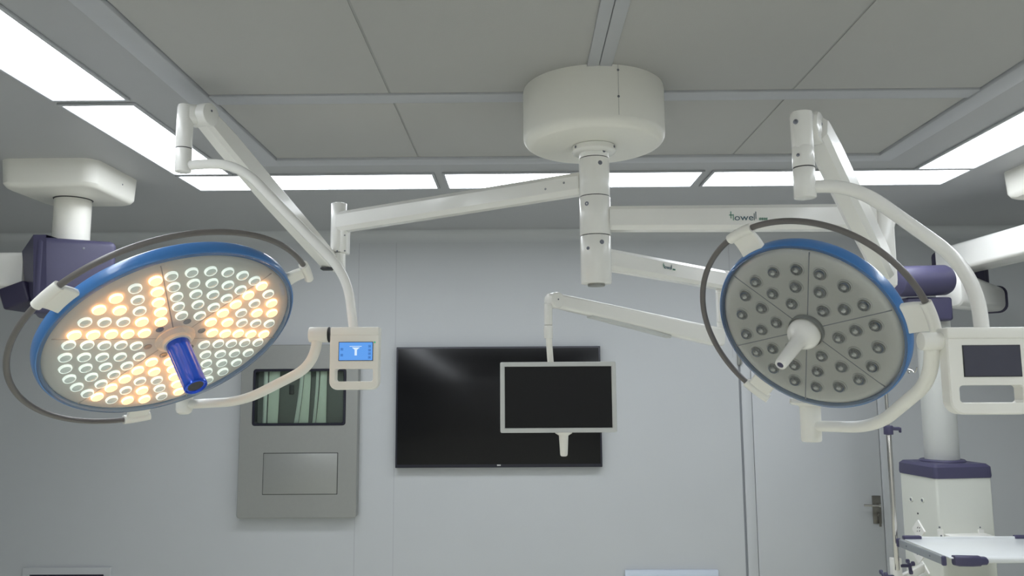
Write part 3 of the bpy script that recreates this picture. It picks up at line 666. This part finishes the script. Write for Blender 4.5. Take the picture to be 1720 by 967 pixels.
mb = MB(); beam(mb, kA, kB, .046, .052, .012, .05, .078, .006, mids=((.08, .048, .056, 0), (.4, .05, .062, 0), (.75, .05, .076, -.004), (.93, .05, .080, -.004))); build('spring_arm', mb, 'white', t, 30)
mb = MB(); beam(mb, kA + dA * .16 - V((0, 0, .026)), kA + dA * .56 - V((0, 0, .046)), .036, .022, .006, .036, .012, .003); build('under_cover', mb, 'silver', t, 30)
mb = MB(); knuckle(mb, kA, ax, .030, .028); kn = build('knuckle', mb, 'white', t); screw(kA + ax * .028 + V((0, 0, .002)), ax, .003, kn)
yM = 2.95; vx = W(921, 540, yM).x
mb = MB(); cyl(mb, (vx, yM, W(921, 546, yM).z), (vx, yM, W(921, 510, yM).z), .0155, .003, 30); beam(mb, (vx, yM, kA.z + .002), kA, .03, .046, .014); build('head_post', mb, 'white', t, 40)
mb = MB(); cyl(mb, (vx - .0005, yM, W(921, 568.5, yM).z), (vx - .0005, yM, W(921, 546.5, yM).z), .0168, .003, 30); build('swivel_sleeve', mb, 'white', t)
mc = W(937.5, 666.5, yM); mw, mh = 192.5 / 1338 * yM, 116 / 1338 * yM
mb = MB(); tube(mb, fillet([(vx + .001, yM, W(921, 566, yM).z), (vx + .004, yM + .004, W(924, 590, yM).z), (vx + .007, yM + .010, mc.z + mh / 2 - .001)], [.03]), .0115, 20); build('drop_tube', mb, 'white2', t)
t = thing('monitor', (mc.x, yM, mc.z - mh / 2), 'small white-framed black monitor hanging in front of the television', 'monitor')
mb = MB(); plate_hole(mb, (mc.x, mc.z), mw, mh, .006, (mc.x, mc.z), mw - .034, mh - .034, .001, yM - .018, yM - .004)
build('bezel', mb, 'silver', t, 30)
mb = MB(); loft(mb, [((mc.x, yM + dy, mc.z), (1, 0, 0), (0, 0, 1), mw - q, mh - q, .006) for dy, q in ((-.004, 0), (.022, .0), (.030, .012), (.040, .10))]); build('back_shell', mb, 'white2', t)
mb = MB(); box(mb, (mc.x - mw / 2 + .016, yM - .0145, mc.z - mh / 2 + .016), (mc.x + mw / 2 - .016, yM - .006, mc.z + mh / 2 - .016)); build('screen', mb, 'matte_screen', t)
hx = W(947, 740, yM).x; zb_ = mc.z - mh / 2
mb = MB(); lathe(mb, [(0, zb_ - .086), (.009, zb_ - .086), (.0128, zb_ - .083), (.0138, zb_ - .076), (.0172, zb_ - .012), (.020, zb_ - .010), (.030, zb_ - .004), (.031, zb_ + .001)], (hx, yM + .006, 0), (0, 0, 1), 36); build('handle', mb, 'white2', t)

# ------------------------------------------------------------------ LEFT CEILING PENDANT
t = thing('ceiling_pendant', (-2.2, 3.8, ZC), 'ceiling pendant with a cream mounting block, short column and purple motor box at left', 'ceiling pendant')
mb = MB(); loft(mb, [((-2.182, 3.78, z_), (1, 0, 0), (0, 1, 0), .46 - q, .46 - q, .07) for z_, q in ((ZC, 0.0), (2.80, .012), (2.785, .03), (2.778, .055))], 8); mk = build('mounting_block', mb, 'white2', t, 30)
screw((-1.955, 3.82, 2.85), (1, 0, 0), .004, mk)
mb = MB(); cyl(mb, (-2.2, 3.83, 2.45), (-2.2, 3.83, 2.785), .083, .002, 56); build('column', mb, 'white2', t)
mb = MB(); lathe(mb, [(.0835, 2.774), (.089, 2.778)], (-2.2, 3.83, 0), (0, 0, 1), 48); build('column_collar', mb, 'dark', t)
fy = 3.62; a, b = W(58, 392, fy), W(192, 521, fy)
R30 = Matrix.Rotation(math.radians(28), 3, 'Z'); fn = R30 @ V((0, -1, 0)); c3 = (W(57, 455, fy) + W(192, 455, fy + .19)) / 2; wd3 = (W(57, 455, fy) - W(192, 455, fy + .19)).length; c3.z = (a.z + b.z) / 2 - .008
mb = MB(); rbox(mb, c3 - fn * .17, (wd3, .34, a.z - b.z), .028, R30, seg=4); mbx = build('motor_box', mb, 'purple', t)
screw(c3 + V((fn.y, -fn.x, 0)) * -.03 + V((0, 0, (a.z - b.z) / 2 - .045)), fn, .006, mbx)
mb = MB(); pts = [W(56, 394, fy + .03), W(37, 422, fy + .16), W(42, 478, fy + .16), W(56, 512, fy + .03)]
ext = V((0, .30, 0)); vs = pts + [p + ext for p in pts] + [V((p.x + .06, p.y + dy, p.z)) for p, dy in ((pts[0], 0), (pts[3], 0), (pts[0], .3), (pts[3], .3))]
fs = [(0, 1, 2, 3), (4, 5, 6, 7), (0, 1, 5, 4), (1, 2, 6, 5), (2, 3, 7, 6), (0, 3, 9, 8), (4, 7, 11, 10), (0, 4, 10, 8), (3, 7, 11, 9)]
mb.add(vs, fs); build('side_shroud', mb, 'purple', t, 20)
a, b = W(25, 482, fy + .2), W(60, 518, fy + .2)
mb = MB(); rbox(mb, ((a.x + b.x) / 2 + .02, fy + .20, (a.z + b.z) / 2), (b.x - a.x + .02, .25, (a.z - b.z)), .012, Matrix.Rotation(-.35, 3, 'Y')); build('cable_boot', mb, 'purple_dark', t)
za, zb_ = W(0, 423, fy + .18).z, W(0, 480, fy + .18).z
mb = MB(); beam(mb, (W(42, 450, fy + .2).x, fy + .26, (za + zb_) / 2), (-3.25, fy + .26, (za + zb_) / 2), .16, za - zb_, .02); build('support_arm', mb, 'white', t, 30)

# ------------------------------------------------------------------ RIGHT CEILING PENDANT
t = thing('ceiling_pendant', (2.66, 3.70, ZC), 'ceiling pendant with purple joints and a cream supply column at the right edge', 'ceiling pendant')
mb = MB(); loft(mb, [((2.70, 3.76, z_), (1, 0, 0), (0, 1, 0), .50 - q, .48 - q, .07) for z_, q in ((ZC, 0.0), (2.795, .012), (2.778, .03), (2.770, .055))], 8); build('mounting_block', mb, 'white2', t, 30)
mb = MB(); cyl(mb, (2.64, 3.64, 2.60), (2.64, 3.64, 2.785), .083, .002, 48); build('column', mb, 'white2', t)
zt = 2.645
mb = MB(); beam(mb, (2.64, 3.58, 2.567), (2.55, 4.68, 2.562), .20, .150, .022, .20, .150, .012); build('support_arm', mb, 'white', t, 30)
mb = MB(); rbox(mb, (2.60, 4.70, 2.50), (.27, .12, .26), .03); build('arm_end_cover', mb, 'purple_dark', t)
a = W(1637, 462, 4.72); mb = MB(); cyl(mb, (a.x, 4.72, W(1637, 480, 4.72).z), (a.x, 4.72, W(1637, 444, 4.72).z), .072, .01, 40); build('rotary_joint', mb, 'purple_dark', t)
q0, q1 = W(1592, 484, 4.28), W(1668, 503, 4.80)
mb = MB(); beam(mb, q0, q1, .14, .205, .045, .14, .150, .02); build('second_arm', mb, 'white', t, 30)
dd = (q1 - q0).normalized(); mb = MB(); beam(mb, q1 - dd * .012, q1 + dd * .045, .155, .165, .05, .13, .14, .018); build('arm_end_cap', mb, 'purple_dark', t, 30)
mb = MB(); c0, c1 = W(1504, 473, 4.14), W(1592, 470, 4.20); cyl(mb, c0, c1, .080, .026, 48); build('drum', mb, 'purple', t)
a, b = W(1522, 499, 4.16), W(1602, 538, 4.16); mb = MB(); rbox(mb, ((a.x + b.x) / 2, 4.28, (a.z + b.z) / 2), (b.x - a.x, .25, a.z - b.z), .014); build('joint_block', mb, 'purple', t)
cxp = W(1577, 690, 4.3).x; zcap = W(1577, 779, 4.2).z
mb = MB(); cyl(mb, (cxp, 4.3, zcap - .01), (cxp, 4.3, a.z - .02), .0835, .002, 56); build('drop_column', mb, 'column_paint', t)
Rz = Matrix.Rotation(math.radians(8), 3, 'Z'); cc_ = V((cxp + .004, 4.30, 0))
zc0, zc1 = W(1565, 806, 4.08).z, W(1565, 783, 4.08).z
mb = MB(); loft(mb, [(cc_ + V((0, 0, z_)), Rz @ V((1, 0, 0)), Rz @ V((0, 1, 0)), s, s * .98, .02) for z_, s in ((zc0, .318), (zc0 + .012, .322), (zc1 - .012, .318), (zc1 + .002, .29), (zcap + .006, .20))]); cp = build('top_cap', mb, 'purple', t, 25)
mb = MB(); lathe(mb, [(.112, 0), (.112, .012), (.106, .018), (.084, .019)], (cxp, 4.3, zcap - .002), (0, 0, 1), 48); build('collar', mb, 'purple', t)
mb = MB(); loft(mb, [(cc_ + V((0, 0, z_)), Rz @ V((1, 0, 0)), Rz @ V((0, 1, 0)), .306, .302, .012) for z_ in (.45, zc0 + .001)]); con = build('supply_column', mb, 'console', t, 25)
nl = Rz @ V((-1, 0, 0)); tl = Rz @ V((0, -1, 0)); nr = Rz @ V((0, -1, 0)); tr = Rz @ V((1, 0, 0))
def on_face(n_, half, px, py):
    d = ray(px, py); o = cc_ + n_ * half; s = (o - CAM).dot(n_) / d.dot(n_); return CAM + d * s
for px, py in ((1531, 838.5), (1550, 840)):
    p = on_face(nl, .153, px, py); mb = MB(); lathe(mb, [(.013, 0), (.013, .004), (.009, .006), (.008, .001), (0, .001)], p, nl, 20, cap0=False); r_ = build('gas_port', mb, 'console', con)
    mb = MB(); lathe(mb, [(.0082, .0008), (.0082, .0042), (0, .0044)], p, nl, 16, cap0=False); build('port_core', mb, 'screw', r_)
p = on_face(nl, .153, 1542, 862); mb = MB(); lathe(mb, [(.005, 0), (.005, .002), (0, .002)], p, nl, 14, cap0=False); build('key_hole', mb, 'dark', con)
for px, py in ((1544, 890), (1544, 929), (1551, 959)):
    p = on_face(nl, .153, px, py); e1 = (tl + V((0, 0, 1))).normalized(); e2 = (V((0, 0, 1)) - tl).normalized()
    mb = MB(); loft(mb, [(p, e1, e2, .078, .078, .005), (p + nl * .007, e1, e2, .074, .074, .005)]); so = build('socket', mb, 'white', con, 30)
    for u, v, w1_ in ((.008, .010, .012), (.008, -.010, .012), (-.008, 0, .008), (.020, 0, .010)):
        mb = MB(); loft(mb, [(p + e1 * u + e2 * v + nl * .006, e1, e2, w1_, .0035, .001), (p + e1 * u + e2 * v + nl * .0078, e1, e2, w1_, .0035, .001)]); build('socket_slot', mb, 'dark', so)
for px in (1579, 1647):
    p = on_face(nr, .151, px, 897)
    mb = MB(); loft(mb, [(p + nr * d_, tr, V((0, 0, 1)), .028, .05, .004) for d_ in (0, .008)]); build('tray_hook', mb, 'white', con, 30); screw(p + nr * .008 + V((0, 0, -.006)), nr, .005, con); screw(p + nr * .001 + V((0, 0, .034)), nr, .004, con)
# grey side rail seen beyond the right edge
p = on_face(nr, .151, 1649, 880); mb = MB(); box(mb, (p.x + .012, p.y + .03, 1.0), (p.x + .022, p.y + .045, W(1651, 880, p.y).z), .002); build('side_rail', mb, 'white', con)

# instrument tray on the pendant column
ty0, ty1 = 3.55, 3.97; tz = W(1600, 904, ty1).z; tx0 = W(1517, 903, ty1).x; tx1 = 2.72
t = thing('tray', ((tx0 + tx1) / 2, ty1, tz), 'white instrument tray with purple corner handles in front of the supply column', 'tray')
mb = MB(); box(mb, (tx0, ty0, tz - .006), (tx1, ty1, tz), .002)
box(mb, (tx0, ty1 - .012, tz - .006), (tx1, ty1, tz + .010), .003); build('tray_plate', mb, 'tray', t)
mb = MB(); tube(mb, [(tx0 + .14, ty0, tz - .010), (tx1, ty0, tz - .010)], .014, 18); build('front_roll', mb, 'tray', t)
ra, rb = W(1511, 910, ty1 - .02), W(1583, 936, ty0 + .02); ra.z = rb.z = tz - .016
mb = MB(); beam(mb, ra, rb, .012, .036, .003); rl = build('side_rail', mb, 'alu', t, 30)
dd = (rb - ra).normalized()
for q, s_ in ((ra, -1), (rb, 1)): mb = MB(); beam(mb, q, q + dd * s_ * .02, .018, .040, .005); build('rail_cap', mb, 'purple', t, 30)
for f_ in (.2, .75): q = ra + (rb - ra) * f_ + V((-.006, -.001, 0)); screw(q, (-1, -.1, 0), .004, rl)
mb = MB(); loft(mb, [((x_, ty0 - .006 - dy, tz - .012), (0, 1, 0), (0, 0, 1), .034, h_, .010) for x_, h_, dy in ((tx0 + .016, .040, -.008), (tx0 + .03, .044, 0), (tx0 + .08, .044, .006), (tx0 + .118, .042, .004), (tx0 + .121, .034, .004), (tx0 + .145, .032, .003), (tx0 + .150, .02, .003))]); build('corner_handle', mb, 'purple', t, 30)
for x_ in (tx0 + .02, tx0 + .55): mb = MB(); rbox(mb, (x_ + .02, ty1 - .004, tz + .006), (.085, .026, .018), .005); build('corner_guard', mb, 'purple', t)
mb = MB(); box(mb, (tx0 + .28, ty1 - .02, tz - .05), (tx0 + .50, 4.2, tz - .008), .004); build('support_bracket', mb, 'white', t)

# drip stand clamped beside the supply column
yI = 4.0; ix = W(1497, 800, yI).x; zI = W(1503, 957, yI).z
t = thing('drip_stand', (ix, yI, zI), 'slim chrome drip stand pole beside the supply column, in front of the grey door', 'drip stand')
mb = MB(); cyl(mb, (ix, yI, zI), (ix, yI, W(1489, 724, yI).z), .0125, .001, 24); build('pole', mb, 'chrome', t)
ztp = W(1484, 622, yI).z; mb = MB(); cyl(mb, (ix, yI, W(1489, 726, yI).z), (ix, yI, ztp), .008, .001, 20); build('upper_pole', mb, 'chrome', t)
for k in range(4):
    a = PI / 4 + k * PI / 2 - .35; d_ = V((math.cos(a), math.sin(a), 0)); c_ = V((ix, yI, ztp))
    mb = MB(); tube(mb, catmull([c_ - V((0, 0, .01)), c_ + d_ * .06 + V((0, 0, .008)), c_ + d_ * .14 + V((0, 0, .004)), c_ + d_ * .17 + V((0, 0, -.012)), c_ + d_ * .185 + V((0, 0, .012))], 6), .003, 8); build('hook', mb, 'chrome', t)
zk = W(1490, 722, yI).z
mb = MB(); cyl(mb, (ix, yI, zk - .022), (ix, yI, zk + .022), .022, .003, 24); beam(mb, (ix + .015, yI, zk + .008), (ix + .058, yI - .004, zk + .006), .014, .018, .005); rbox(mb, (ix + .055, yI - .004, zk), (.010, .016, .026), .004); build('height_clamp', mb, 'purple', t)
mb = MB(); box(mb, (ix - .022, yI - .004, zI - .10), (ix + .025, yI + .03, zI + .055), .004); build('clamp_bracket', mb, 'white', t)
for sx_, sz_ in ((1, .02), (-1, -.03)):
    c_ = V((ix + sx_ * .062, yI, zI + sz_)); mb = MB(); cyl(mb, c_ - V((sx_ * .045, 0, 0)), c_, .008, .001, 16)
    for an in (0, 120, 240):
        a = math.radians(an + 30); e_ = c_ + V((sx_ * .004, math.cos(a) * .03, math.sin(a) * .03)); beam(mb, c_, e_, .012, .016, .005); cyl(mb, e_ - V((.007, 0, 0)), e_ + V((.007, 0, 0)), .011, .003, 16)
    build('wing_knob', mb, 'purple', t)
mb = MB(); beam(mb, (ix + .02, yI + .02, zI - .05), tuple(cc_ + nl * .15 + V((0, 0, zI - .05))), .02, .04, .004); build('mounting_arm', mb, 'white', t)
